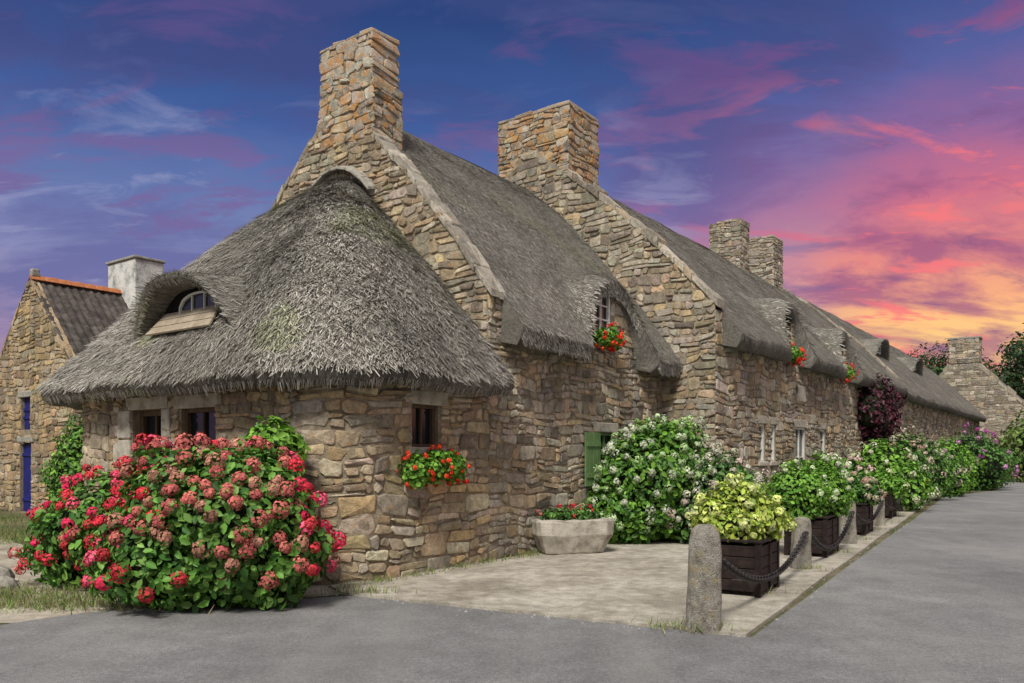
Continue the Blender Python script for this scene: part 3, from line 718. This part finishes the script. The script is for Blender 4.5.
# ============================================================ GROUND
def sheet(name,pts,z,mat,edge=0):
    V=[(x,y,z) for x,y in pts]; n=len(V); F=[tuple(range(n))]
    if edge:
        V+=[(x,y,z-edge) for x,y in pts]
        for i in range(n): F.append((i,(i+1)%n,n+(i+1)%n,n+i))
    return mk(name,V,F,mat)
sheet('ground',[(-600,-200),(600,-200),(600,900),(-600,900)],0,M_ground)
BD=np.array([.523,.852]); B0=np.array([1.72,7.23])
def wig(pts,amp,seed,n=12):
    R=random.Random(seed); out=[]
    for i in range(len(pts)):
        a=np.array(pts[i],float); b=np.array(pts[(i+1)%len(pts)],float); L=np.linalg.norm(b-a); k=n if L<40 else 1
        for j in range(k):
            p=a+(b-a)*j/k
            if j: p=p+np.array([R.uniform(-amp,amp),R.uniform(-amp,amp)])
            out.append(tuple(p))
    return out
sheet('gravel_path',wig([(-1.5,9.4),(-4.0,8.2),(-5.2,7.3),(-9,5.0),(-14,2),(-22,9),(-20,17),(-12.5,19),(-9,14.5),(-6.5,12.5)],.12,2,8),.004,M_gravel)
sheet('road',wig([(-1.83,9.05),(1.55,7.3),(2.1,7.0),(17.5,32.2),(21.5,35.6),(30.5,49.5),(36,54),(60,66)],.03,3)[:-12]+[(60,66),(90,60),(90,-30),(-40,-30),(-30,-4)]+wig([(-12,2.2),(-6,6.3),(-4.3,8.1)],.12,4)[:-12]+[(-4.3,8.1)],.008,M_asph)
sheet('forecourt_pavement',wig([(-1.9,9.1),(1.5,7.28),(2.05,7.0),(17.3,32.3),(15.2,33.0),(0,12.5),(-2.2,9.6)],.025,5,16),.035,M_conc,.05)
def grass(name,regions,seed,hgt=.1,pal=((.12,.2,.04),(.18,.26,.06),(.24,.26,.10),(.3,.27,.15))):
    R=np.random.default_rng(seed); Vs=[];cs=[]
    for (cx,cy,rx,ry,n,z0) in regions:
        P=np.stack([cx+R.normal(size=n)*rx*.5,cy+R.normal(size=n)*ry*.5,np.full(n,z0)],1)
        a=R.uniform(0,6.28,n); w=np.stack([np.cos(a),np.sin(a),0*a],1)*.006; hh=hgt*R.uniform(.3,1.2,n)
        T=P+np.stack([R.normal(size=n)*.04,R.normal(size=n)*.04,hh],1)
        Vs.append(np.stack([P-w,P+w,T+w*.2,T-w*.2],1).reshape(-1,3)); cs.append(np.array(pal)[R.integers(0,len(pal),n)]*R.uniform(.6,1.3,(n,1)))
    V=np.concatenate(Vs); mkq(name,V,np.arange(len(V)).reshape(-1,4),M_leaf,None,col=np.concatenate(cs))
reg=[(-5.9,9.0,1.8,.6,2200,.004),(-4.6,8.5,1.4,.4,1300,.004),(-10,15.5,2.5,1.5,4500,.0),(-14,19,4,2,5000,0),(-7.3,9.2,1.2,.35,700,.004),(1.6,7.25,.35,.2,120,.035),(-1.7,9.1,.4,.15,130,.03)]
for s in np.linspace(.1,8.6,30): 
    p=W(s,-.12); reg.append((p[0],p[1],.18,.18,int(random.uniform(10,110)),.03))
for k in range(10):
    p=B0+BD*4.45*k*.5; reg.append((p[0],p[1],.3,.25,50,.03))
grass('grass',reg,5,.09)
R=np.random.default_rng(44); V=[];F=[];C=[]
for k in range(420):
    if k<260: x=R.uniform(-4.6,1.4); y=9.05-(x+1.83)*.51+R.normal()*.16-.03; zb=.008
    else:
        t=R.uniform(0,14); p=B0+BD*t+np.array([BD[1],-BD[0]])*(.3+abs(R.normal())*.1); x,y=p; zb=.008
    r=R.uniform(.006,.02); o=len(V)
    for a in range(5): V.append((x+r*math.cos(a*1.257)*R.uniform(.7,1.3),y+r*math.sin(a*1.257)*R.uniform(.7,1.3),zb))
    V.append((x,y,zb+r*.8)); c=(.3*R.uniform(.6,1.3),)*3
    for a in range(5): F.append((o+a,o+(a+1)%5,o+5)); C.append(c)
mk('loose_gravel',V,F,M_stone,None,col=C)
# ============================================================ STREET THINGS
def bollard(x,y,h,r,seed):
    R=random.Random(seed); V=[];F=[]; n=14; zs=[-.05,.0,.12*h,.27*h,.42*h,.57*h,.72*h,.86*h,.95*h,1.0*h]; rs=[1.08,1.06,1.02,1.0,.98,.97,.96,.93,.84,.55]
    ang=R.uniform(0,6); jit=[R.uniform(.88,1.12) for _ in range(n)]; lx,ly=R.uniform(-.04,.04),R.uniform(-.04,.04)
    for z,k in zip(zs,rs):
        for i in range(n):
            a=2*math.pi*i/n+ang; rr=r*k*jit[i]*R.uniform(.92,1.07)
            q=1/max(abs(math.cos(a)),abs(math.sin(a)))**.6
            V.append((x+lx*z+rr*q*math.cos(a),y+ly*z+rr*q*math.sin(a)*.9,z+.02+R.uniform(-.014,.014)))
    for j in range(len(zs)-1):
        for i in range(n): F.append((j*n+i,j*n+(i+1)%n,(j+1)*n+(i+1)%n,(j+1)*n+i))
    V.append((x+lx*h,y+ly*h,h*1.01+.02)); t=len(V)-1; b=(len(zs)-1)*n
    for i in range(n): F.append((b+i,b+(i+1)%n,t))
    ob=mk('granite_bollard',V,F,M_granBol,None,smooth=True)
    s=ob.modifiers.new('s','SUBSURF'); s.levels=1; s.render_levels=1
m,nt,b=nm('bollard_granite'); o=objc(nt)
n1=noise(nt,o,8,4,.78); n2=noise(nt,o,90,3,.7); n3=noise(nt,o,11,4,.75)
c=ramp(nt,n1,[(.3,(.18,.16,.135)),(.5,(.37,.35,.30)),(.7,(.53,.50,.44))]); c=mix(nt,1,c,ramp(nt,n2,[(.3,.5),(.7,1.4)]),'MULTIPLY')
c=mix(nt,ramp(nt,n3,[(.56,0),(.61,.6)]),c,(.44,.34,.16)); nt.links.new(c,b.inputs['Base Color']); bump(nt,b,mix(nt,.5,n1,n2),1,.08); M_granBol=m
BP=[(1.72,7.23),(4.0,11.1),(5.95,14.2),(8.14,17.8),(10.9,22.5),(13.4,26.6),(15.8,30.6)]
BH=[.95,.72,.8,.78,.8,.78,.75]
for i,(p,hh) in enumerate(zip(BP,BH)): bollard(p[0],p[1],hh,.145,100+i)
def chain(p,q,zp,zq,sag,seed):
    p=np.array(p);q=np.array(q); L=np.linalg.norm(q-p); n=int(L*1.08/.075); V=[];F=[]
    def pos(t): 
        return np.array([*(p+(q-p)*t),zp+(zq-zp)*t-sag*4*t*(1-t)])
    for k in range(n):
        c=pos((k+.5)/n); t=pos((k+.6)/n)-pos((k+.4)/n); t/=np.linalg.norm(t)
        s=np.cross(t,[0,0,1]); s/=np.linalg.norm(s); u=np.cross(s,t)
        if k%2: s,u=u,s
        b=len(V)
        for i in range(10):
            a=2*math.pi*i/10; rad=np.array([math.cos(a)*.06,math.sin(a)*.036]); cc=c+t*rad[0]+s*rad[1]; o_=t*math.cos(a)+s*math.sin(a)
            for j in range(5):
                e=2*math.pi*j/5; V.append(cc+(o_*math.cos(e)+u*math.sin(e))*.012)
        for i in range(10):
            for j in range(5): F.append((b+i*5+j,b+((i+1)%10)*5+j,b+((i+1)%10)*5+(j+1)%5,b+i*5+(j+1)%5))
    mk('iron_chain',V,F,M_metal,None,smooth=True)
nB=np.array([BD[1],-BD[0]])
for i in range(6):
    off=nB*.1; chain(np.array(BP[i])+off+BD*.12,np.array(BP[i+1])+off-BD*.12,BH[i]*.72,BH[i+1]*.75,.40 if i<2 else .3,i)
def planter(c,ln,wd,hh,seed):
    e=empty('wooden_planter',(c[0],c[1],.035)); f=Face(np.array(c),BD,nB); m=MB(); z0=.06
    nb=4
    for k in range(nb):
        a=z0+.03+(hh-.09)*k/nb; b_=z0+.03+(hh-.09)*(k+1)/nb-.008
        for d in (wd/2,-wd/2+.025): m.fbox(f,-ln/2+.03,ln/2-.03,a,b_,d-.025,d)
        for x in (-ln/2,ln/2-.025): m.fbox(f,x,x+.025,a,b_,-wd/2+.03,wd/2-.03)
    for x in (-ln/2-.01,ln/2-.06):
        for d in (-wd/2-.01,wd/2-.06): m.fbox(f,x,x+.07,.036,hh+.03,d,d+.07)
    for x in (-ln/2-.03,ln/2-.05): m.fbox(f,x,x+.08,hh+.031,hh+.06,-wd/2-.03,wd/2+.03)
    for d in (-wd/2-.03,wd/2-.05): m.fbox(f,-ln/2+.052,ln/2-.052,hh+.031,hh+.058,d,d+.08)
    m.fbox(f,-.03,.03,z0+.03,hh-.02,wd/2+.001,wd/2+.02)
    m.out('planter_boards',M_wood_dark,e,.006)
    m=MB(); m.fbox(f,-ln/2+.03,ln/2-.03,hh-.12,hh-.05,-wd/2+.03,wd/2-.03); m.out('planter_soil',M_soil,e,0)
    return e
mids=[(np.array(BP[i])+np.array(BP[i+1]))/2-nB*.22 for i in range(6)]
for i,c in enumerate(mids):
    if i<5: planter(c,.85 if i==0 else 1.0,.62,.6,i)
    x,y=c
    if i==0: bush('yellow_green_hydrangea',(x,y,.6),[(-.16,-.05,.18,.38,.36,.28),(.15,.12,.24,.38,.38,.30),(-.04,.05,.38,.32,.32,.30),(-.3,.0,.3,.24,.24,.22)],4400,.08,YG,200,dict(n=60,r=.06,pal=[(.55,.62,.2),(.6,.66,.28)],zmin=.05,np=40,ps=.018),amp=.17)
    elif i==1: bush('green_shrub',(x,y,.6),[(-.32,-.2,.35,.46,.44,.52),(.3,.3,.3,.42,.46,.46)],4600,.075,MG,210,dict(n=30,r=.055,pal=[(.45,.54,.32)],zmin=.1,np=35,ps=.018),amp=.16)
    elif i==2: bush('green_hydrangea',(x,y,.6),[(0,0,.25,.5,.5,.35),(.3,.5,.2,.4,.4,.3)],2400,.1,GR,220,dict(n=26,r=.08,pal=[(.40,.37,.25),(.45,.28,.23)],zmin=.1,np=35))
    elif i==3: bush('yellow_green_hydrangea',(x,y,.5),[(0,0,.3,.6,.6,.4)],2200,.11,MG,230,dict(n=20,r=.08,pal=[(.45,.5,.28)],zmin=.1,np=30))
    else: bush('yellow_green_hydrangea',(x,y,.3),[(0,0,.4,.75,.75,.5)],1800,.13,YG[:3]+MG,240+i)
def flowerbox(f,xc,z,w,d,seed,parent_name='geranium_window_box',n=900,fl=34,hang=.25,col=((.72,.03,.02),(.82,.07,.03)),sp=.22,pr=.035):
    p=f(xc,z,.13); e=empty(parent_name,p); m=MB(); m.fbox(f,xc-w/2,xc+w/2,z-.09,z+.08,.04,.22); m.out('box',M_wood_dark,e,.01)
    L=[]; R=random.Random(seed)
    for k in range(6):
        q=f(xc-w/2+w*k/5,z+.08-R.uniform(0,hang)*.5,.16+R.uniform(0,.08)); L.append((*q,sp*R.uniform(.7,1),sp*R.uniform(.7,1),sp*R.uniform(.8,1.1)))
    P,N,r=lobepts(L,n,.3,seed,0); leaves(P,N,.065,MG,seed,'leaves',e,asp=.9)
    P,N,r=lobepts(L,fl*5,.95,seed+1,z-.35); P=P[:fl];N=N[:fl]; heads(P+N*.04,N,pr,18,.018,col,seed+2,'geranium_flowers',e)
flowerbox(wp,xR,1.42,.8,.2,300,n=2500,fl=46,sp=.21,pr=.03)
flowerbox(fw1,6.25,3.70,.6,.2,310,n=900,fl=42,sp=.16,pr=.036)
flowerbox(fw2,13.25,3.98,.5,.2,320,n=700,fl=36,sp=.18,pr=.04); flowerbox(fw2,18.25,3.98,.5,.2,330,n=700,fl=36,sp=.18,pr=.045)
# trough
TD=np.array([.95,.31]); TD/=np.linalg.norm(TD); TN=np.array([TD[1],-TD[0]]); TC=np.array([.95,12.85])
e=empty('stone_trough',(*TC,0)); fT=Face(TC,TD,TN)
def ring(lx,ly,z,n=24,p=7):
    out=[]
    for i in range(n):
        a=2*math.pi*i/n+.13; c,s=math.cos(a),math.sin(a); k=(abs(c)**p+abs(s)**p)**(-1/p); out.append(fT(lx*k*c,z,ly*k*s))
    return out
R_=[ring(.42,.22,.03),ring(.50,.25,.06),ring(.58,.31,.24),ring(.63,.35,.34),ring(.64,.36,.55),ring(.62,.345,.58),ring(.52,.27,.58),ring(.5,.25,.55),ring(.47,.24,.45)]
V=[tuple(np.array(q)+RNG.uniform(-.012,.012,3)) for r in R_ for q in r]; F=[]
for j in range(len(R_)-1):
    for i in range(24): F.append((j*24+i,j*24+(i+1)%24,(j+1)*24+(i+1)%24,(j+1)*24+i))
F.append(tuple(range(192,216))); F.append(tuple(range(24)))
mk('trough',V,F,M_granite_w,e,smooth=False)
L=[(*(TC+TD*k),.62,.17,.17,.14) for k in(-.35,-.12,.12,.35)]
P,N,r=lobepts(L,800,.3,400,.4); leaves(P,N,.07,GR,401,'leaves',e); P,N,r=lobepts(L,60,.95,402,.62); heads(P+N*.03,N,.03,16,.016,[(.5,.03,.04),(.55,.15,.13)],403,'flowers',e)
# ============================================================ BUSHES
RED=[(.66,.04,.10),(.74,.09,.17),(.58,.035,.06),(.52,.05,.06),(.45,.13,.11),(.38,.18,.13),(.46,.12,.11)]
G_R=[(.08,.21,.032),(.12,.28,.042),(.045,.13,.022),(.18,.34,.07)]
bush('red_hydrangea',(-3.05,8.65,0),[(0,0,.8,.88,.9,.85),(.42,-.1,.55,.60,.65,.6),(-.5,.1,.95,.72,.7,.72),(-.5,-.3,.5,.7,.6,.55),(.15,.1,1.14,.62,.6,.56)],11500,.11,G_R,500,dict(n=540,r=.084,pal=RED,np=70,ps=.019,zmin=.15),rmin=.75)
bush('red_hydrangea',(-4.95,9.95,0),[(0,0,.65,.85,.85,.72),(.6,-.45,.55,.7,.65,.6),(-.62,.2,.42,.55,.6,.5),(.5,.1,.92,.6,.6,.5)],7500,.105,G_R,510,dict(n=300,r=.07,pal=RED[1:5]+[(.62,.03,.1),(.68,.05,.08)],np=56,ps=.018,zmin=.12),rmin=.75)
bush('green_shrub',(-2.9,9.2,0),[(.1,.15,1.6,.38,.38,.42)],900,.1,MG,520)
bush('green_shrub',(-8.75,16.1,0),[(0,0,1.0,.62,.62,.95),(.2,.1,1.8,.5,.5,.65),(.3,-.2,.7,.6,.6,.7)],6000,.09,MG+GR[:2],530,amp=.18)
WH=[(.38,.47,.28),(.30,.42,.2),(.42,.47,.34),(.47,.50,.40)]
bush('white_hydrangea',(2.35,14.55,0),[(0,0,1.0,1.0,.85,1.0),(-.45,-.1,.6,.7,.7,.7),(.5,.25,1.45,.75,.75,.78)],9000,.12,GR[:2]+MG,540,dict(n=380,r=.08,pal=WH,np=48,zmin=.3,ps=.02))
bush('white_hydrangea',(3.75,14.6,0),[(0,0,.8,.8,.8,.85),(-.4,-.3,.55,.6,.6,.6),(.35,.2,.6,.65,.65,.7)],5500,.11,GR,550,dict(n=280,r=.085,pal=[(.50,.47,.40),(.42,.42,.32),(.48,.38,.33)],np=48,zmin=.3,ps=.02))
R=random.Random(5)
for k,(s,t,hh,r,pal,fp) in enumerate([(13.2,-2.0,1.5,.9,MG,[(.42,.48,.33)]),(15.5,-2.1,1.3,.8,GR,[(.44,.33,.29)]),(18.5,-2.0,1.9,1.2,MG,[(.42,.44,.3)]),(21.5,-2.0,2.0,1.2,GR,[(.42,.27,.22),(.45,.37,.29)]),(25,-2.0,2.3,1.4,GR,[(.42,.38,.3)]),(28.5,-2.0,2.0,1.2,MG,None),(31.5,-2.0,2.1,1.3,MG,None),(35.5,-2.6,2.6,1.7,GR,[(.38,.07,.28),(.45,.2,.4)]),(38.5,-2.6,2.4,1.5,GR,None)]):
    p=W(s,t); bush('hydrangea_bush',(p[0],p[1],0),[(0,0,hh*.45,r,r,hh*.5),(R.uniform(-.4,.4),R.uniform(-.4,.4),hh*.62,r*.7,r*.7,hh*.42),(R.uniform(-.6,.6),R.uniform(-.6,.6),hh*.35,r*.75,r*.75,hh*.4)],3600,.15,pal,600+k*10,dict(n=70,r=.11,pal=fp,np=26,ps=.036,zmin=.4) if fp else None)
e=empty('red_leaf_climber',W3(21.2,TF-.2,0)); q=[W3(21.2+a,TF-.25,z) for a,z in((0,1.8),(.2,2.7),(-.5,3.0),(.9,2.6),(.1,3.5),(1.0,3.3))]
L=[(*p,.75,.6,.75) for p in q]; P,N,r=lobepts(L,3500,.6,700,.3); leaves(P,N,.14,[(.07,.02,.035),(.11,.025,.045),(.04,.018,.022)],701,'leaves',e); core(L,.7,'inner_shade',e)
bush('tall_shrub',(31,46.5,0),[(0,0,1.8,2.2,2.2,2.0),(1.5,2.2,2.3,2.4,2.4,2.3),(3.5,1,1.6,2.2,2.2,2.0),(6,2,2,3,2.5,2.4)],7500,.3,[(.16,.25,.06),(.22,.29,.09),(.12,.19,.04)],710)
def tree(x,y,H,R0,seed,pal,name='tree'):
    e=empty(name,(x,y,0)); R=random.Random(seed); V=[];F=[]
    def limb(a,b,r0,r1,n=7):
        a=np.array(a);b=np.array(b); d=(b-a)/np.linalg.norm(b-a); s=np.cross(d,[.3,.9,.1]); s/=np.linalg.norm(s); u=np.cross(d,s); o=len(V)
        for k in range(4):
            t=k/3; c=a+(b-a)*t+s*.05*R.uniform(-1,1)*(k in(1,2)); r=r0+(r1-r0)*t
            for i in range(n): A=2*math.pi*i/n; V.append(c+(s*math.cos(A)+u*math.sin(A))*r)
        for k in range(3):
            for i in range(n): F.append((o+k*n+i,o+k*n+(i+1)%n,o+(k+1)*n+(i+1)%n,o+(k+1)*n+i))
    limb((x,y,-.1),(x,y,H*.55),H*.03,H*.015); L=[]
    for k in range(13):
        a=R.uniform(0,6.28); rr=R0*R.uniform(.15,.85); z=H*R.uniform(.35,.9); p=(x+rr*math.cos(a),y+rr*math.sin(a),z); limb((x,y,H*R.uniform(.28,.52)),p,H*.012,H*.004,5)
        q=R0*R.uniform(.3,.5); L.append((*p,q,q,q*.75))
    mk('trunk_and_limbs',V,F,M_bark,e,smooth=True); P,N,r=lobepts(L,5200,.35,seed,1,.2); leaves(P,N,.42,pal,seed,'leaves',e)
TP=[(.035,.07,.025),(.05,.095,.03),(.025,.05,.018)]
for k,(x,y,H,r) in enumerate([(47,74,13,6),(55,82,14,7),(42,86,12,6.5),(62,76,12,6),(36,92,12,7),(72,70,12,6),(48,92,14,7)]): tree(x,y,H,r,800+k,TP)
e=empty('distant_trees',(0,200,0)); L=[]
R=random.Random(3)
for k in range(90):
    a=math.radians(-75+150*k/89); d=R.uniform(170,215); L.append((d*math.sin(a),d*math.cos(a),3,9,9,R.uniform(6,10)))
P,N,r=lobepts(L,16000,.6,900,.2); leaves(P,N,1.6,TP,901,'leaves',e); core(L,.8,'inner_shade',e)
for k,(x,y,r) in enumerate([(-6.5,9.9,.22),(-6.95,10.2,.17),(-6.1,9.55,.14)]):
    R=random.Random(k); V=[];F=[];n=9
    for j,(z,kk) in enumerate([(0,1),(.35,1.05),(.75,.85),(1,.4)]):
        for i in range(n): a=6.283*i/n; q=r*kk*R.uniform(.85,1.15); V.append((x+q*math.cos(a)*1.3,y+q*math.sin(a),z*r*1.1))
    for j in range(3):
        for i in range(n): F.append((j*n+i,j*n+(i+1)%n,(j+1)*n+(i+1)%n,(j+1)*n+i))
    F.append(tuple(range(3*n,4*n))); mk('boulder',V,F,M_granite,None,bevel=.02)
# ============================================================ SKY / LIGHT
w=bpy.data.worlds.new('World'); scene.world=w; w.use_nodes=True; nt=w.node_tree; nt.nodes.clear()
out=nd(nt,'ShaderNodeOutputWorld'); bg=nd(nt,'ShaderNodeBackground'); nt.links.new(bg.outputs[0],out.inputs[0])
tc=nd(nt,'ShaderNodeTexCoord').outputs['Generated']; sx=nd(nt,'ShaderNodeSeparateXYZ'); nt.links.new(tc,sx.inputs[0]); X,Y,Z=sx.outputs
def lin(c): return tuple(((v/255+.055)/1.055)**2.4 if v/255>.04045 else v/255/12.92 for v in c)
hl=math_(nt,'SQRT',math_(nt,'ADD',math_(nt,'MULTIPLY',X,X),math_(nt,'ADD',math_(nt,'MULTIPLY',Y,Y),.0001)))
AZ=math_(nt,'DIVIDE',X,hl); EL=math_(nt,'DIVIDE',Z,math_(nt,'MAXIMUM',hl,.02))
zz=math_(nt,'ADD',math_(nt,'MAXIMUM',Z,0),.2)
cx=math_(nt,'DIVIDE',X,zz); cy=math_(nt,'DIVIDE',Y,zz)
cb=nd(nt,'ShaderNodeCombineXYZ'); nt.links.new(cx,cb.inputs[0]); nt.links.new(cy,cb.inputs[1])
def cn(scale,rot,sc,detail=8,rough=.6,dist=.4,loc=(0,0,0)):
    mpp=nd(nt,'ShaderNodeMapping'); mpp.inputs['Rotation'].default_value=(0,0,math.radians(rot)); mpp.inputs['Scale'].default_value=sc; mpp.inputs['Location'].default_value=loc
    nt.links.new(cb.outputs[0],mpp.inputs[0]); n=nd(nt,'ShaderNodeTexNoise'); n.inputs['Scale'].default_value=scale
    n.inputs['Detail'].default_value=detail; n.inputs['Roughness'].default_value=rough; n.inputs['Distortion'].default_value=dist
    nt.links.new(mpp.outputs[0],n.inputs['Vector']); return n.outputs['Fac']
nA=cn(1.9,12,(.7,1.1,1),7,.6,.4,(3.1,1.7,0)); nB_=cn(3.8,20,(.6,1.25,1),7,.62,.5,(7.9,3.2,0)); nC=cn(1.0,0,(1,1,1),3,.5,.2,(1,9,0))
ELw=math_(nt,'ADD',EL,math_(nt,'MULTIPLY',math_(nt,'SUBTRACT',nA,.5),.16)); 
ELm=math_(nt,'MULTIPLY',ELw,.5)
left=ramp(nt,ELm,[(.0,lin((150,110,130))),(.07,lin((160,135,168))),(.11,lin((132,134,178))),(.15,lin((96,114,168))),(.20,lin((60,88,150))),(.27,lin((38,64,120))),(.42,lin((60,80,130))),(.60,lin((175,182,200)))])
right=ramp(nt,ELm,[(.0,lin((210,120,110))),(.06,lin((255,205,125))),(.08,lin((250,176,122))),(.105,lin((232,138,125))),(.14,lin((204,108,132))),(.175,lin((142,98,150))),(.215,lin((84,92,154))),(.27,lin((46,74,134))),(.42,lin((70,84,130))),(.60,lin((175,182,200)))])
AZw=math_(nt,'ADD',AZ,math_(nt,'MULTIPLY',math_(nt,'SUBTRACT',nC,.5),.3))
fR=ramp(nt,AZw,[(.02,0.0),(.15,.12),(.30,.55),(.44,1.0)],'EASE')
base=mix(nt,fR,left,right)
hiE=ramp(nt,ELm,[(.16,0),(.235,1)])
m1=ramp(nt,nA,[(.47,0),(.58,.75)]); cl=mix(nt,fR,mix(nt,hiE,lin((98,96,152)),lin((62,70,126))),mix(nt,hiE,lin((150,80,124)),lin((74,72,126)))); c1=mix(nt,m1,base,cl)
m2=ramp(nt,nB_,[(.54,0),(.62,.85)]); hi=mix(nt,fR,mix(nt,hiE,lin((116,98,152)),lin((84,74,130))),mix(nt,hiE,lin((250,118,118)),lin((120,76,130))))
c2=mix(nt,m2,c1,hi)
lowm=ramp(nt,ELm,[(.15,1),(.22,.1)])
m3=ramp(nt,cn(4.8,-8,(.7,1.3,1),6,.6,.5,(2,5,0)),[(.55,0),(.66,.6)]); c3=mix(nt,math_(nt,'MULTIPLY',m3,lowm),c2,mix(nt,fR,lin((158,158,194)),lin((110,70,122))))
oh=ramp(nt,Z,[(.53,0),(.74,1)]); c4=mix(nt,oh,c3,(.66,.665,.68))  # unseen overhead sky blended to bright grey, added for ambient light
bk=ramp(nt,math_(nt,'MULTIPLY',Y,-1),[(0.0,0),(.6,.8)]); c5=mix(nt,bk,c4,(.5,.485,.475))  # sky behind the camera also set to grey, added as ambient fill
sky=nd(nt,'ShaderNodeTexSky',sky_type='NISHITA'); sky.sun_disc=False; SE=math.radians(50); sky.sun_elevation=SE; sky.sun_rotation=math.radians(195)
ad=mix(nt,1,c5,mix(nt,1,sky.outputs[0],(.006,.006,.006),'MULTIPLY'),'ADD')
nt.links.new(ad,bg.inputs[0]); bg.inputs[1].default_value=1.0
sun=bpy.data.lights.new('sun','SUN'); sun.energy=4.1; sun.angle=math.radians(14); sun.color=(1,.94,.84)
so=bpy.data.objects.new('sun',sun); scene.collection.objects.link(so)
d=Vector((math.sin(math.radians(195))*math.cos(SE),math.cos(math.radians(195))*math.cos(SE),math.sin(SE)))
so.rotation_euler=d.to_track_quat('Z','Y').to_euler()
cam=bpy.data.cameras.new('cam'); co=bpy.data.objects.new('camera',cam); scene.collection.objects.link(co)
co.location=(0,0,1.6); co.rotation_euler=(math.radians(90),0,0); cam.sensor_width=36; cam.lens=28.125; cam.shift_y=113.5/1024; cam.clip_end=3000
scene.camera=co
scene.view_settings.view_transform='Standard'
try: scene.view_settings.look='None'
except Exception: pass
scene.view_settings.exposure=0
